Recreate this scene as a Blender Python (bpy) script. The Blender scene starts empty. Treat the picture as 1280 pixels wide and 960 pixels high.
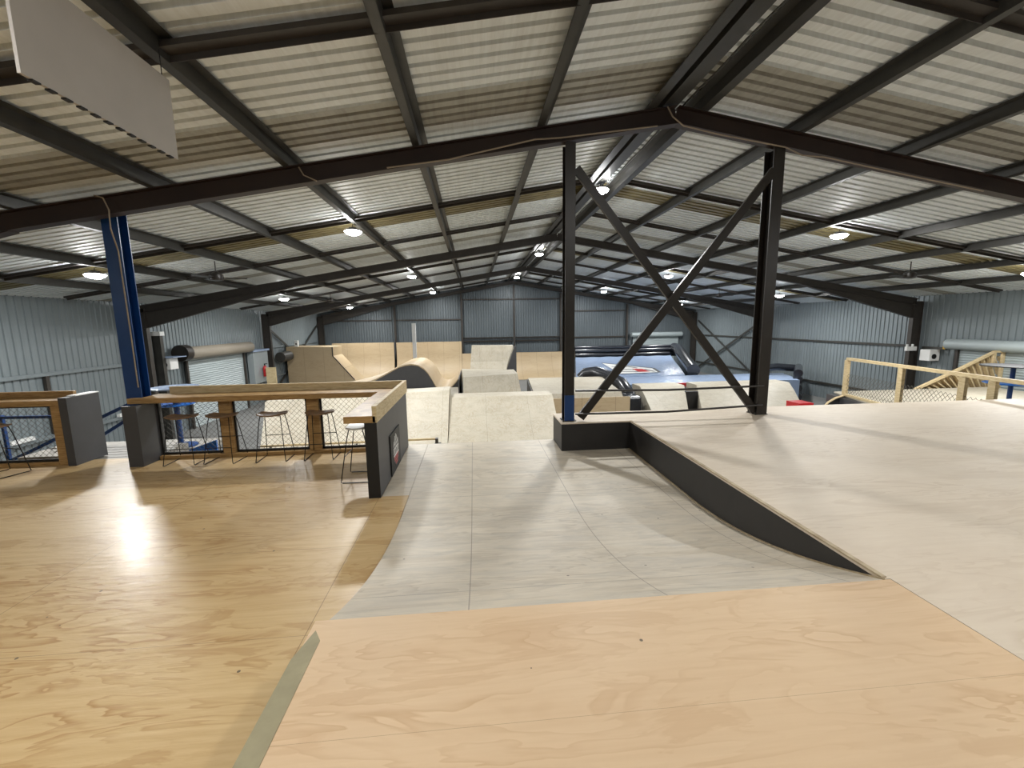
import bpy, bmesh, math, random
from mathutils import Vector, Matrix
random.seed(7)
SC = bpy.context.scene
COL = SC.collection

# ------------------------------------------------------------------ camera
EYE = 1.65
yaw, pitch, roll = math.radians(5.0593), math.radians(-8.2139), math.radians(-0.8298)
fw = Vector((math.sin(yaw)*math.cos(pitch), math.cos(yaw)*math.cos(pitch), math.sin(pitch)))
rt = fw.cross(Vector((0, 0, 1))).normalized()
up = rt.cross(fw)
r2 = rt*math.cos(roll) + up*math.sin(roll)
u2 = -rt*math.sin(roll) + up*math.cos(roll)
cam_d = bpy.data.cameras.new('camera')
cam = bpy.data.objects.new('camera', cam_d)
COL.objects.link(cam)
cam_d.sensor_width = 36
cam_d.lens = 532.724/1280*36
cam_d.clip_end = 200
cam_d.clip_start = 0.05
mw = Matrix((r2, u2, -fw)).transposed().to_4x4()
mw.translation = Vector((0, 0, EYE))
cam.matrix_world = mw
SC.camera = cam

# ------------------------------------------------------------------ world, exposure
w = bpy.data.worlds.new('world')
SC.world = w
w.use_nodes = True
w.node_tree.nodes['Background'].inputs[0].default_value = (0.55, 0.6, 0.7, 1)
w.node_tree.nodes['Background'].inputs[1].default_value = 0.05
SC.view_settings.view_transform = 'Standard'
SC.view_settings.look = 'None'
SC.view_settings.gamma = 1
SC.view_settings.use_curve_mapping = False
SC.view_settings.exposure = -0.5
LAMP_W = 300.0            # watts of each high bay lamp
LAMP_NEAR = 58.0         # the row above the camera

# ------------------------------------------------------------------ node helpers
def newmat(name):
    m = bpy.data.materials.new(name); m.use_nodes = True
    nt = m.node_tree
    return m, nt, nt.nodes['Principled BSDF']
def N(nt, t, **kw):
    n = nt.nodes.new(t)
    for k, v in kw.items(): setattr(n, k, v)
    return n
def setin(n, **kw):
    for k, v in kw.items(): n.inputs[k.replace('_', ' ')].default_value = v
def L(nt, a, b): nt.links.new(a, b)
def rgb(r, g, b):
    f = lambda c: ((c/255+0.055)/1.055)**2.4 if c > 10 else c/255/12.92
    return (f(r), f(g), f(b), 1)
def math_(nt, op, a, b=None, c=None, clamp=False):
    n = N(nt, 'ShaderNodeMath', operation=op); n.use_clamp = clamp
    for i, v in enumerate((a, b, c)):
        if v is None: continue
        if isinstance(v, (int, float)): n.inputs[i].default_value = v
        else: L(nt, v, n.inputs[i])
    return n.outputs[0]
def mix(nt, fac, a, b, blend='MIX'):
    n = N(nt, 'ShaderNodeMix', data_type='RGBA', blend_type=blend)
    for i, v in ((0, fac), (6, a), (7, b)):
        if isinstance(v, (int, float, tuple)): n.inputs[i].default_value = v
        else: L(nt, v, n.inputs[i])
    return n.outputs[2]
def ramp(nt, fac, stops, interp='LINEAR'):
    n = N(nt, 'ShaderNodeValToRGB'); L(nt, fac, n.inputs[0])
    n.color_ramp.interpolation = interp
    e = n.color_ramp.elements
    while len(e) < len(stops): e.new(0.5)
    for s, (p, c) in zip(e, stops):
        s.position = p; s.color = c if isinstance(c, tuple) else (c, c, c, 1)
    return n.outputs[0]
def noise(nt, vec, scale, detail=4, rough=0.55, dist=0.0):
    n = N(nt, 'ShaderNodeTexNoise'); L(nt, vec, n.inputs['Vector'])
    setin(n, Scale=scale, Detail=detail, Roughness=rough, Distortion=dist)
    return n.outputs['Fac']
def worldpos(nt, scale=(1, 1, 1), rot=(0, 0, 0)):
    g = N(nt, 'ShaderNodeNewGeometry'); mp = N(nt, 'ShaderNodeMapping')
    L(nt, g.outputs['Position'], mp.inputs['Vector'])
    mp.inputs['Scale'].default_value = scale; mp.inputs['Rotation'].default_value = rot
    return mp.outputs['Vector']
def seam(nt, sep_out, x0, width, half):
    """1 on a line every `width` from x0"""
    a = math_(nt, 'SUBTRACT', sep_out, x0)
    a = math_(nt, 'DIVIDE', a, width)
    a = math_(nt, 'FRACT', a)
    a = math_(nt, 'SUBTRACT', a, 0.5)
    a = math_(nt, 'ABSOLUTE', a)
    return math_(nt, 'GREATER_THAN', a, 0.5 - half/width)

def plywood(name, base, dark, rough=0.45, seams=None, grain='X', fig=0.55, coat=0.0, smudge=None, spec=0.5, knots=True, bump=0.05):
    """rotary cut pine plywood: broad flame figure, fine streaks, sheet joints"""
    m, nt, p = newmat(name)
    st = {'X': (0.55, 2.6, 2.6), 'Y': (2.6, 0.55, 2.6), 'Z': (2.6, 2.6, 0.55)}[grain]
    sf = {'X': (1.2, 26, 26), 'Y': (26, 1.2, 26), 'Z': (26, 26, 1.2)}[grain]
    v = worldpos(nt, st)
    n1 = noise(nt, v, 1.1, 4, 0.55, 0.6)
    k = math_(nt, 'MULTIPLY', n1, 11.0)
    k = math_(nt, 'FRACT', k)
    k = ramp(nt, k, [(0.0, 0.05), (0.55, 0.18), (0.93, 1.0), (1.0, 0.05)])
    n2 = noise(nt, v, 0.9, 3, 0.5, 0.3)
    gate = ramp(nt, n2, [(0.40, 0.12), (0.60, 1.0)])
    kk = math_(nt, 'MULTIPLY', k, gate)
    patch = ramp(nt, noise(nt, v, 1.5, 5, 0.6, 1.0), [(0.56, 0.0), (0.60, 0.55), (0.72, 0.4), (0.9, 0.7)])
    kk = math_(nt, 'MAXIMUM', kk, patch)
    fine = noise(nt, worldpos(nt, sf), 1.0, 3, 0.6)
    fine = ramp(nt, fine, [(0.35, 1.0), (0.75, 0.0)])
    c = mix(nt, math_(nt, 'MULTIPLY', kk, fig), base, dark)
    c = mix(nt, math_(nt, 'MULTIPLY', fine, fig*0.35), c, dark)
    blotch = ramp(nt, noise(nt, worldpos(nt), 0.7, 3, 0.5), [(0.35, 0.0), (0.7, 1.0)])
    c = mix(nt, math_(nt, 'MULTIPLY', blotch, 0.16), c, dark)
    if smudge:
        s = ramp(nt, noise(nt, worldpos(nt, (0.9, 2.2, 1)), 2.3, 8, 0.68, 0.8), [(0.45, 0.0), (0.75, 1.0)])
        c = mix(nt, math_(nt, 'MULTIPLY', s, 0.6), c, smudge)
    g = N(nt, 'ShaderNodeNewGeometry'); sp = N(nt, 'ShaderNodeSeparateXYZ'); L(nt, g.outputs['Position'], sp.inputs[0])
    if seams:
        tot = None
        for ax, x0, wd, half in seams:
            s = seam(nt, sp.outputs[ax], x0, wd, half)
            tot = s if tot is None else math_(nt, 'MAXIMUM', tot, s)
        c = mix(nt, math_(nt, 'MULTIPLY', tot, 0.6), c, (dark[0]*0.35, dark[1]*0.35, dark[2]*0.35, 1))
    if knots:
        vo = N(nt, 'ShaderNodeTexVoronoi'); L(nt, worldpos(nt), vo.inputs['Vector']); setin(vo, Scale=3.2)
        d = math_(nt, 'LESS_THAN', vo.outputs['Distance'], 0.034)
        c = mix(nt, math_(nt, 'MULTIPLY', d, 0.85), c, (0.05, 0.04, 0.03, 1))
    L(nt, c, p.inputs['Base Color'])
    rr = math_(nt, 'MULTIPLY_ADD', noise(nt, worldpos(nt, (1, 4, 1)), 3.0, 4, 0.6), 0.16, rough-0.08)
    L(nt, rr, p.inputs['Roughness'])
    p.inputs['Specular IOR Level'].default_value = spec
    p.inputs['Coat Weight'].default_value = coat
    p.inputs['Coat Roughness'].default_value = 0.22
    if bump:
        b = N(nt, 'ShaderNodeBump'); b.inputs['Strength'].default_value = bump; b.inputs['Distance'].default_value = 0.01
        L(nt, noise(nt, worldpos(nt, (2.0, 11.0, 11.0)), 1.5, 4, 0.55), b.inputs['Height']); L(nt, b.outputs[0], p.inputs['Normal'])
    return m

def plain(name, col, rough=0.6, metal=0.0, var=0.15, scale=3.0, spec=0.5):
    m, nt, p = newmat(name)
    n = ramp(nt, noise(nt, worldpos(nt), scale, 5, 0.6), [(0.3, 0.0), (0.75, 1.0)])
    d = tuple(c*(1-var*2) for c in col[:3]) + (1,)
    L(nt, mix(nt, math_(nt, 'MULTIPLY', n, 0.7), col, d), p.inputs['Base Color'])
    p.inputs['Roughness'].default_value = rough
    p.inputs['Metallic'].default_value = metal
    p.inputs['Specular IOR Level'].default_value = spec
    return m

def sheetmetal(name, col, dirt, rough=0.5, metal=0.0, streak=(0.8, 12, 1), amt=0.5):
    m, nt, p = newmat(name)
    n = ramp(nt, noise(nt, worldpos(nt, streak), 1.2, 6, 0.65), [(0.4, 0.0), (0.8, 1.0)])
    n2 = ramp(nt, noise(nt, worldpos(nt), 0.5, 4, 0.6), [(0.35, 0.0), (0.75, 1.0)])
    c = mix(nt, math_(nt, 'MULTIPLY', n, amt), col, dirt)
    c = mix(nt, math_(nt, 'MULTIPLY', n2, amt*0.6), c, dirt)
    L(nt, c, p.inputs['Base Color'])
    p.inputs['Roughness'].default_value = rough; p.inputs['Metallic'].default_value = metal
    return m

def timber(name, base, dark, rough=0.6):
    m, nt, p = newmat(name)
    a = noise(nt, worldpos(nt, (3, 4, 30)), 2.0, 5, 0.6, 0.5)
    c = mix(nt, ramp(nt, a, [(0.35, 0.0), (0.7, 1.0)]), base, dark)
    L(nt, c, p.inputs['Base Color']); p.inputs['Roughness'].default_value = rough
    return m

def emitter(name, strength, col=(1, 1, 1, 1)):
    m, nt, p = newmat(name)
    p.inputs['Emission Color'].default_value = col
    p.inputs['Emission Strength'].default_value = strength
    p.inputs['Base Color'].default_value = (1, 1, 1, 1)
    return m

M = {}
M['ply_near'] = plywood('near_plywood', rgb(220, 194, 160), rgb(172, 130, 84), 0.5, [(1, 0.35, 1.2, 0.0007)], 'X', 0.42, knots=True)
M['ply_bar'] = plywood('varnished_plywood', rgb(206, 180, 134), rgb(152, 110, 56), 0.41, [(0, -3.62, 2.4, 0.003), (1, 0.4, 1.2, 0.002)], 'X', 0.7, coat=0.10, knots=True, bump=0.35)
M['ply_ramp'] = plywood('grey_plywood', rgb(210, 200, 182), rgb(150, 134, 112), 0.42, [(0, -0.07, 1.2, 0.004), (1, 5.08, 2.4, 0.004)], 'X', 0.5, smudge=rgb(156, 152, 144), knots=True)
M['ply_right'] = plywood('worn_plywood', rgb(220, 208, 190), rgb(166, 142, 114), 0.56, None, 'X', 0.35, smudge=rgb(204, 190, 172), knots=False)
M['ply_pale'] = plywood('pale_plywood', rgb(190, 184, 168), rgb(150, 132, 106), 0.55, [(0, 0.3, 1.2, 0.003)], 'Z', 0.5, smudge=rgb(158, 150, 134), knots=False)
M['ply_tan'] = plywood('tan_plywood', rgb(184, 164, 132), rgb(146, 120, 86), 0.5, [(0, 0.1, 1.2, 0.006)], 'X', 0.3, knots=False)
M['black_ply'] = plain('black_paint', rgb(40, 38, 37), 0.55, var=0.2, scale=5)
M['charcoal'] = plain('charcoal_paint', rgb(66, 66, 68), 0.5, var=0.12, scale=5)
M['strip'] = plain('grey_green_strip', rgb(158, 150, 120), 0.5, var=0.15, scale=9)
M['edge'] = timber('ply_edge', rgb(196, 180, 150), rgb(150, 130, 100))
M['bar_timber'] = timber('bar_timber', rgb(176, 142, 92), rgb(128, 96, 54), 0.4)
M['pine'] = timber('pine_timber', rgb(208, 190, 150), rgb(172, 148, 108), 0.6)
M['roof'] = sheetmetal('roof_sheet', rgb(230, 236, 238), rgb(176, 178, 172), 0.5, 0.0, (14, 0.8, 1), 0.45)
M['roof_dirty'] = sheetmetal('stained_roof_sheet', rgb(172, 172, 164), rgb(124, 120, 110), 0.6, 0.0, (9, 0.8, 1), 0.7)
M['rooflight'] = sheetmetal('fibreglass_rooflight', rgb(132, 122, 84), rgb(96, 84, 52), 0.5, 0.0, (4, 1, 1), 0.8)
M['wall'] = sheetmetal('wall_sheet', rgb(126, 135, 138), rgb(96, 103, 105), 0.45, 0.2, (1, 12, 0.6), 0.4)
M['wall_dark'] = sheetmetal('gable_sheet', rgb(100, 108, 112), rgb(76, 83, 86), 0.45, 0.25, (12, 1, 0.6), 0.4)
M['steel'] = plain('dark_steel', rgb(62, 57, 52), 0.5, 0.2, 0.2, 4)
M['purlin'] = plain('galvanised_purlin', rgb(70, 69, 65), 0.45, 0.35, 0.25, 3)
M['brown_steel'] = plain('brown_steel', rgb(46, 31, 24), 0.5, 0.0, 0.2, 4)
M['black_steel'] = plain('black_steel', rgb(40, 35, 30), 0.4, 0.1, 0.2, 4)
M['blue_steel'] = plain('blue_steel', rgb(16, 60, 116), 0.35, 0.0, 0.12, 3)
M['blue_plastic'] = plain('blue_plastic', rgb(36, 110, 200), 0.3, 0.0, 0.08, 3)
M['concrete'] = plain('concrete', rgb(120, 120, 118), 0.7, 0.0, 0.15, 1.2)
M['wire'] = plain('black_wire', rgb(22, 21, 20), 0.4, 0.3, 0.05)
M['mesh_wire'] = plain('galvanised_wire', rgb(96, 92, 84), 0.45, 0.5, 0.1)
M['white'] = plain('white_paint', rgb(225, 225, 222), 0.5, 0.0, 0.05)
M['board'] = plain('off_white_board', rgb(182, 177, 170), 0.7, 0.0, 0.08, 2)
M['door'] = sheetmetal('roller_door', rgb(164, 174, 175), rgb(136, 144, 146), 0.4, 0.1, (1, 1, 8), 0.3)
M['drum_wrap'] = sheetmetal('faded_drum_wrap', rgb(134, 126, 112), rgb(104, 96, 84), 0.6, 0.0, (8, 0.6, 8), 0.6)
M['grey_board'] = plain('weathered_board', rgb(150, 146, 138), 0.6, 0.0, 0.2, 6)
M['vinyl_blue'] = plain('blue_vinyl', rgb(150, 168, 196), 0.22, 0.0, 0.08, 2, 0.8)
_nt = M['vinyl_blue'].node_tree; _b = N(_nt, 'ShaderNodeBump'); _b.inputs['Strength'].default_value = 0.6; _b.inputs['Distance'].default_value = 0.08
L(_nt, noise(_nt, worldpos(_nt, (1, 2, 1)), 2.2, 4, 0.6, 0.6), _b.inputs['Height']); L(_nt, _b.outputs[0], _nt.nodes['Principled BSDF'].inputs['Normal'])
M['vinyl_black'] = plain('black_vinyl', rgb(34, 36, 42), 0.25, 0.0, 0.1, 3, 0.7)
M['red'] = plain('red_paint', rgb(190, 30, 36), 0.4, 0.0, 0.1)
M['yellow'] = plain('yellow_paint', rgb(214, 170, 40), 0.5, 0.0, 0.1)
M['black'] = plain('matt_black', rgb(18, 18, 18), 0.6, 0.0, 0.1)
M['cable'] = plain('grey_cable', rgb(150, 136, 118), 0.6, 0.0, 0.1)
M['seat'] = timber('seat_timber', rgb(140, 112, 84), rgb(92, 68, 48), 0.4)
M['seat_grey'] = plain('seat_grey', rgb(186, 184, 180), 0.4, 0.0, 0.1)
M['lens'] = emitter('lamp_glow', 190)
M['cabinet_glass'] = plain('grey_cabinet', rgb(150, 158, 160), 0.2, 0.0, 0.05)

# ------------------------------------------------------------------ mesh helpers
class B:
    def __init__(s): s.v = []; s.f = []; s.mi = []
    def add(s, vs, fs, mi=0):
        o = len(s.v); s.v += [tuple(q) for q in vs]
        for f in fs: s.f.append([i+o for i in f]); s.mi.append(mi)
        return s
    def box(s, x0, x1, y0, y1, z0, z1, mi=0):
        v = [(x, y, z) for z in (z0, z1) for y in (y0, y1) for x in (x0, x1)]
        return s.add(v, [(0, 2, 3, 1), (4, 5, 7, 6), (0, 1, 5, 4), (2, 6, 7, 3), (0, 4, 6, 2), (1, 3, 7, 5)], mi)
    def beam(s, p, q, w_, h_, upv=(0, 0, 1), mi=0):
        p, q = Vector(p), Vector(q); d = (q-p).normalized(); u = Vector(upv)
        if abs(d.dot(u)) > 0.98: u = Vector((0, 1, 0))
        r = d.cross(u).normalized(); u = r.cross(d).normalized()
        a = [(-1, -1), (1, -1), (1, 1), (-1, 1)]
        v = [c + r*(i*w_/2) + u*(j*h_/2) for c in (p, q) for i, j in a]
        return s.add(v, [(3, 2, 1, 0), (4, 5, 6, 7), (0, 1, 5, 4), (1, 2, 6, 5), (2, 3, 7, 6), (3, 0, 4, 7)], mi)
    def prism(s, poly, axis, a, b, mi=0):
        """poly of 2-D points in the plane normal to axis, extruded from a to b"""
        def P(u, v, t):
            return {'x': (t, u, v), 'y': (u, t, v), 'z': (u, v, t)}[axis]
        n = len(poly)
        vs = [P(u, v, a) for u, v in poly] + [P(u, v, b) for u, v in poly]
        fs = [list(range(n))[::-1], [i+n for i in range(n)]] + [(i, (i+1) % n, (i+1) % n+n, i+n) for i in range(n)]
        return s.add(vs, fs, mi)
    def grid(s, rows, mi=0):
        n = len(rows[0]); vs = [p for r in rows for p in r]
        fs = [(i*n+j, i*n+j+1, (i+1)*n+j+1, (i+1)*n+j) for i in range(len(rows)-1) for j in range(n-1)]
        return s.add(vs, fs, mi)
    def solidgrid(s, rows, zb, mi=0):
        """a height surface closed down to zb"""
        n = len(rows[0]); m_ = len(rows)
        s.grid(rows, mi)
        ring = [rows[0][j] for j in range(n)] + [rows[i][-1] for i in range(1, m_)] + [rows[-1][j] for j in range(n-2, -1, -1)] + [rows[i][0] for i in range(m_-2, 0, -1)]
        k = len(ring)
        s.add(list(ring) + [(p[0], p[1], zb) for p in ring], [(i, (i+1) % k, (i+1) % k + k, i+k) for i in range(k)] + [[i+k for i in range(k)]], mi)
        return s
    def tube(s, pts, r, n=8, mi=0, cap=True):
        pts = [Vector(p) for p in pts]; rings = []
        for i, p in enumerate(pts):
            d = (pts[min(i+1, len(pts)-1)] - pts[max(i-1, 0)]).normalized()
            u = Vector((0, 0, 1)) if abs(d.z) < 0.9 else Vector((0, 1, 0))
            a = d.cross(u).normalized(); b = a.cross(d)
            rr = r[i] if isinstance(r, (list, tuple)) else r
            rings.append([p + a*math.cos(t*2*math.pi/n)*rr + b*math.sin(t*2*math.pi/n)*rr for t in range(n)])
        vs = [q for g in rings for q in g]
        fs = [(i*n+j, i*n+(j+1) % n, (i+1)*n+(j+1) % n, (i+1)*n+j) for i in range(len(pts)-1) for j in range(n)]
        if cap: fs += [list(range(n))[::-1], [(len(pts)-1)*n+j for j in range(n)]]
        return s.add(vs, fs, mi)
    def lathe(s, prof, n=20, c=(0, 0, 0), mi=0):
        vs = [(c[0]+r*math.cos(t*2*math.pi/n), c[1]+r*math.sin(t*2*math.pi/n), c[2]+z) for r, z in prof for t in range(n)]
        fs = [(i*n+j, i*n+(j+1) % n, (i+1)*n+(j+1) % n, (i+1)*n+j) for i in range(len(prof)-1) for j in range(n)]
        fs += [list(range(n))[::-1], [(len(prof)-1)*n+j for j in range(n)]]
        return s.add(vs, fs, mi)
    def xform(s, mtx): s.v = [tuple(mtx @ Vector(q)) for q in s.v]; return s

def obj(name, b, mats, parent=None, smooth=False, bevel=0, recenter=True):
    me = bpy.data.meshes.new(name)
    if not isinstance(mats, (list, tuple)): mats = [mats]
    c = Vector((0, 0, 0))
    if recenter:
        xs = [q[0] for q in b.v]; ys = [q[1] for q in b.v]; zs = [q[2] for q in b.v]
        c = Vector(((min(xs)+max(xs))/2, (min(ys)+max(ys))/2, min(zs)))
    me.from_pydata([(q[0]-c.x, q[1]-c.y, q[2]-c.z) for q in b.v], [], b.f)
    for mm in mats: me.materials.append(mm)
    for p, i in zip(me.polygons, b.mi): p.material_index = i; p.use_smooth = smooth
    bm = bmesh.new(); bm.from_mesh(me)
    bmesh.ops.recalc_face_normals(bm, faces=bm.faces); bm.to_mesh(me); bm.free()
    me.update()
    o = bpy.data.objects.new(name, me); COL.objects.link(o)
    o.location = c
    if parent:
        o.parent = parent
        o.location = c - ABS[parent.name]
        ABS[o.name] = c
    else: ABS[o.name] = c.copy()
    if smooth:
        try:
            md = o.modifiers.new('edge', 'EDGE_SPLIT'); md.split_angle = math.radians(40)
        except Exception: pass
    if bevel:
        md = o.modifiers.new('bevel', 'BEVEL'); md.width = bevel; md.segments = 2; md.limit_method = 'ANGLE'
    return o
ABS = {}
def tag(o, label, cat, group=None, kind=None):
    o['label'] = label; o['category'] = cat
    if group: o['group'] = group
    if kind: o['kind'] = kind
    return o
def thing(name, loc, label, cat, group=None):
    o = bpy.data.objects.new(name, None); COL.objects.link(o)
    o.empty_display_size = 0.1
    o.location = loc; ABS[o.name] = Vector(loc)
    return tag(o, label, cat, group)
def struct(name, b, mats, parent=None, **k):
    o = obj(name, b, mats, parent, **k)
    if not parent: o['kind'] = 'structure'
    return o
def dup(o, loc=None, rotz=None, label=None, parent=None):
    c = o.copy(); COL.objects.link(c)
    if parent: c.parent = parent
    for ch in list(o.children): dup(ch, parent=c)
    if loc is not None: c.location = loc
    if rotz is not None: c.rotation_euler = (0, 0, rotz)
    if label: c['label'] = label
    return c

# ------------------------------------------------------------------ key dimensions (metres, upper deck top is z = 0)
G = -2.6                 # concrete ground
LOW = -0.48              # bar level and lower deck
XC = 3.23                # ridge line
XL, XR = -12.0, 18.65    # side walls
Y0, Y1 = -4.2, 34.7      # ends of the hall
SL = 0.168
def rz(x, off=0.0): return 4.92 + off - SL*abs(x-XC)      # top of the rafters
FR = [6.9, 16.35, 25.6, 34.4]                              # portal frames

# ------------------------------------------------------------------ shell
struct('floor', B().box(XL, XR, Y0, Y1, G-0.15, G), M['concrete'])

def corrugated(p0, p1, z0, zt, pitch, nrm, mat, name, topf=None):
    """ribbed wall between two ground points; topf(distance) gives the top"""
    p0, p1 = Vector(p0), Vector(p1); d = (p1-p0); ln = d.length; d.normalize(); nrm = Vector(nrm)
    prof = []; t = 0
    while t < ln:
        prof += [(t, 0), (t+pitch*0.72, 0), (t+pitch*0.80, -0.028), (t+pitch*0.92, -0.028)]
        t += pitch
    prof = [(min(a, ln), b_) for a, b_ in prof] + [(ln, 0)]
    rows = []
    for side in (0, 0.05):
        for zz in (0, 1):
            row = []
            for a, b_ in prof:
                q = p0 + d*a - nrm*(side if side else 0) + nrm*(b_ if not side else 0)
                z = z0 if zz == 0 else (topf(q) if topf else zt)
                row.append((q.x, q.y, z))
            rows.append(row)
    b = B().grid([rows[0], rows[1]]); b.grid([rows[2], rows[3]]); b.grid([rows[1], rows[3]])
    return struct(name, b, mat)
corrugated((XL, Y1, 0), (XL, Y0, 0), G, rz(XL, 0.17), 0.2, (1, 0, 0), M['wall'], 'wall_left')
corrugated((XR, Y0, 0), (XR, Y1, 0), G, rz(XR, 0.17), 0.2, (-1, 0, 0), M['wall'], 'wall_right')
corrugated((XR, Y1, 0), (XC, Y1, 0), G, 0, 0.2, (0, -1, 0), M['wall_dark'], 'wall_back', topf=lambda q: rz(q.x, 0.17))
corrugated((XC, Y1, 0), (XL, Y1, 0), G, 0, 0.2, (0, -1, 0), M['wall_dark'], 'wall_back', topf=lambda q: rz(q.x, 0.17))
struct('wall_front', B().prism([(XL, G), (XR, G), (XR, rz(XR, 0.17)), (XC, rz(XC, 0.17)), (XL, rz(XL, 0.17))], 'y', Y0-0.1, Y0), M['wall'])

def roof(side):
    xe = XL if side < 0 else XR
    pitch = 0.205
    b = B(); y = Y0
    bands = [(5.85, 6.72, 1), (11.0, 11.85, 2), (19.9, 20.8, 2), (29.2, 30.1, 2), (2.6, 3.6, 1), (15.1, 15.6, 1)]
    prof = []
    while y < Y1:
        prof += [(y, 0), (y+pitch*0.62, 0), (y+pitch*0.65, 0.085), (y+pitch*0.96, 0.085)]
        y += pitch
    prof.append((Y1, 0))
    prof = [(min(a, Y1), h) for a, h in prof]
    xs = [XC + (xe-XC)*i/8 for i in range(9)]
    for (a, ha), (c, hc) in zip(prof, prof[1:]):
        if c-a < 1e-6: continue
        mid = (a+c)/2; mi = 0
        for lo, hi, k in bands:
            if lo <= mid < hi: mi = k
        for x_a, x_b in zip(xs, xs[1:]):
            m2 = mi
            b.add([(x_a, a, rz(x_a, 0.17+ha)), (x_b, a, rz(x_b, 0.17+ha)), (x_b, c, rz(x_b, 0.17+hc)), (x_a, c, rz(x_a, 0.17+hc))], [(0, 1, 2, 3)], m2)
    # outer skin closes the sheet
    b.add([(XC, Y0, rz(XC, 0.28)), (xe, Y0, rz(xe, 0.28)), (xe, Y1, rz(xe, 0.28)), (XC, Y1, rz(XC, 0.28))], [(0, 1, 2, 3)])
    me_o = struct('ceiling', b, [M['roof'], M['roof_dirty'], M['rooflight']])
    return me_o
roof(-1); roof(1)

# ------------------------------------------------------------------ portal frames
def ibeam(b, p, q, w_, h_, upv, tf=0.016, tw=0.012):
    """I-section from p to q; h_ along upv"""
    p, q = Vector(p), Vector(q); d = (q-p).normalized(); u = Vector(upv)
    r = d.cross(u).normalized(); u = r.cross(d).normalized()
    for s in (-1, 1):
        o_ = u*(s*(h_/2-tf/2)); b.beam(p+o_, q+o_, w_, tf, u)
    b.beam(p, q, tw, h_-2*tf, u)
    return b
def rafter(side, y, mat, root, haunch):
    xe = (XL+0.35) if side < 0 else (XR-0.35)
    zt = lambda x: rz(x, -0.13)
    obj('rafter', ibeam(B(), (XC, y, zt(XC)), (xe, y, zt(xe)), 0.16, 0.26, (0, 0, 1)), mat, root)
    if haunch:
        xh = xe + (5.2 if side < 0 else -5.2)
        poly = [(xe, rz(xe, -0.26)), (xh, rz(xh, -0.26)), (xe, rz(xe, -0.82))]
        hb = B().prism(poly, 'y', y-0.008, y+0.008)
        hb.beam((xe, y, rz(xe, -0.82)), (xh, y, rz(xh, -0.27)), 0.16, 0.016)
        obj('haunch', hb, mat, root)
def frame(i, y, mat):
    nm = ['nearest', 'second', 'third', 'farthest, gable end'][i]
    lb = ['brown steel portal frame crossing just ahead of the X-braced columns',
          'dark steel portal frame with haunches, second from the camera',
          'dark steel portal frame with haunches, third from the camera',
          'dark steel portal frame against the far gable wall'][i]
    t = thing('portal_frame', (XC, y, G), lb, 'roof frame', 'steel portal frames')
    for s in (-1, 1):
        rafter(s, y, mat, t, True)
        x = (XL+0.3) if s < 0 else (XR-0.3)
        obj('column', ibeam(B(), (x, y, G), (x, y, rz(x, -0.1)), 0.17, 0.42, (1, 0, 0)), M['steel'], t)
    return t
for i, y in enumerate(FR): frame(i, y, M['brown_steel'] if i == 0 else M['steel'])

# purlins: Z sections
PX = [('ridge', XC-0.36), ('ridge', XC+0.36)] + [('left', XC-2.08-1.87*k) for k in range(7)] + [('right', XC+2.02+1.88*k) for k in range(7)]
ORD = ['first', 'second', 'third', 'fourth', 'fifth', 'sixth', 'seventh', 'eighth']
cnt = {'left': 0, 'right': 0, 'ridge': 0}
for side, x in PX:
    k = cnt[side]; cnt[side] += 1
    s = -1 if x < XC else 1
    b = B(); wz = 0.16
    zb = rz(x)
    wd = 0.1 if side != 'ridge' else 0.14
    b.box(x-0.003, x+0.003, Y0+0.05, FR[3]+0.25, zb, zb+wz)
    b.box(min(x, x-s*wd*-1), max(x, x+s*wd), Y0+0.05, FR[3]+0.25, zb, zb+0.004)
    b.box(x+s*wd-0.003, x+s*wd+0.003, Y0+0.05, FR[3]+0.25, zb, zb+0.02)
    b.box(min(x, x-s*wd), max(x, x-s*wd), Y0+0.05, FR[3]+0.25, zb+wz-0.004, zb+wz)
    lab = ('steel ridge purlin on the %s side of the roof peak' % ('left' if x < XC else 'right')) if side == 'ridge' else \
        'steel purlin under the %s roof slope, %s down from the ridge' % (side, ORD[k])
    tag(obj('roof_purlin', b, M['purlin']), lab, 'purlin', 'long steel purlins under the roof sheets')
# ridge capping seen between the ridge purlins
rb = B()
rb.box(XC-0.25, XC-0.22, Y0+0.05, FR[3]+0.2, rz(XC)-0.03, rz(XC)+0.13)
rb.box(XC-0.22, XC+0.02, Y0+0.05, FR[3]+0.2, rz(XC)+0.02, rz(XC)+0.03)
rb.tube([(XC+0.12, Y0+0.1+i*0.35, rz(XC)+0.03+0.012*math.sin(i*1.7)) for i in range(108)], 0.014, 5)
tag(obj('cable_tray', rb, M['purlin']), 'grey steel cable tray with loose cable running along the roof peak', 'cable tray')

# bridging bars
for yb, wd in ((4.3, 0.13), (10.35, 0.09), (13.4, 0.09), (19.5, 0.08), (22.6, 0.08), (28.7, 0.08), (31.7, 0.08)):
    for s in (-1, 1):
        xe = XL+0.5 if s < 0 else XR-0.5
        b = B().beam((XC+s*0.42, yb, rz(XC+s*0.42, 0.09)), (xe, yb, rz(xe, 0.09)), wd, 0.05)
        b.beam((XC+s*0.42, yb+wd/2, rz(XC+s*0.42, 0.06)), (xe, yb+wd/2, rz(xe, 0.06)), 0.006, 0.1)
        where = {4.3: 'above the upper deck', 10.35: 'just beyond the X-braced columns', 13.4: 'halfway to the second frame',
                 19.5: 'just beyond the second frame', 22.6: 'before the third frame', 28.7: 'beyond the third frame', 31.7: 'nearest the gable wall'}[yb]
        tag(obj('bridging_bar', b, M['steel']), 'dark cross bar, %s roof slope, %s' % ('left' if s < 0 else 'right', where), 'cross bar', 'bridging bars between the purlins')

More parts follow.
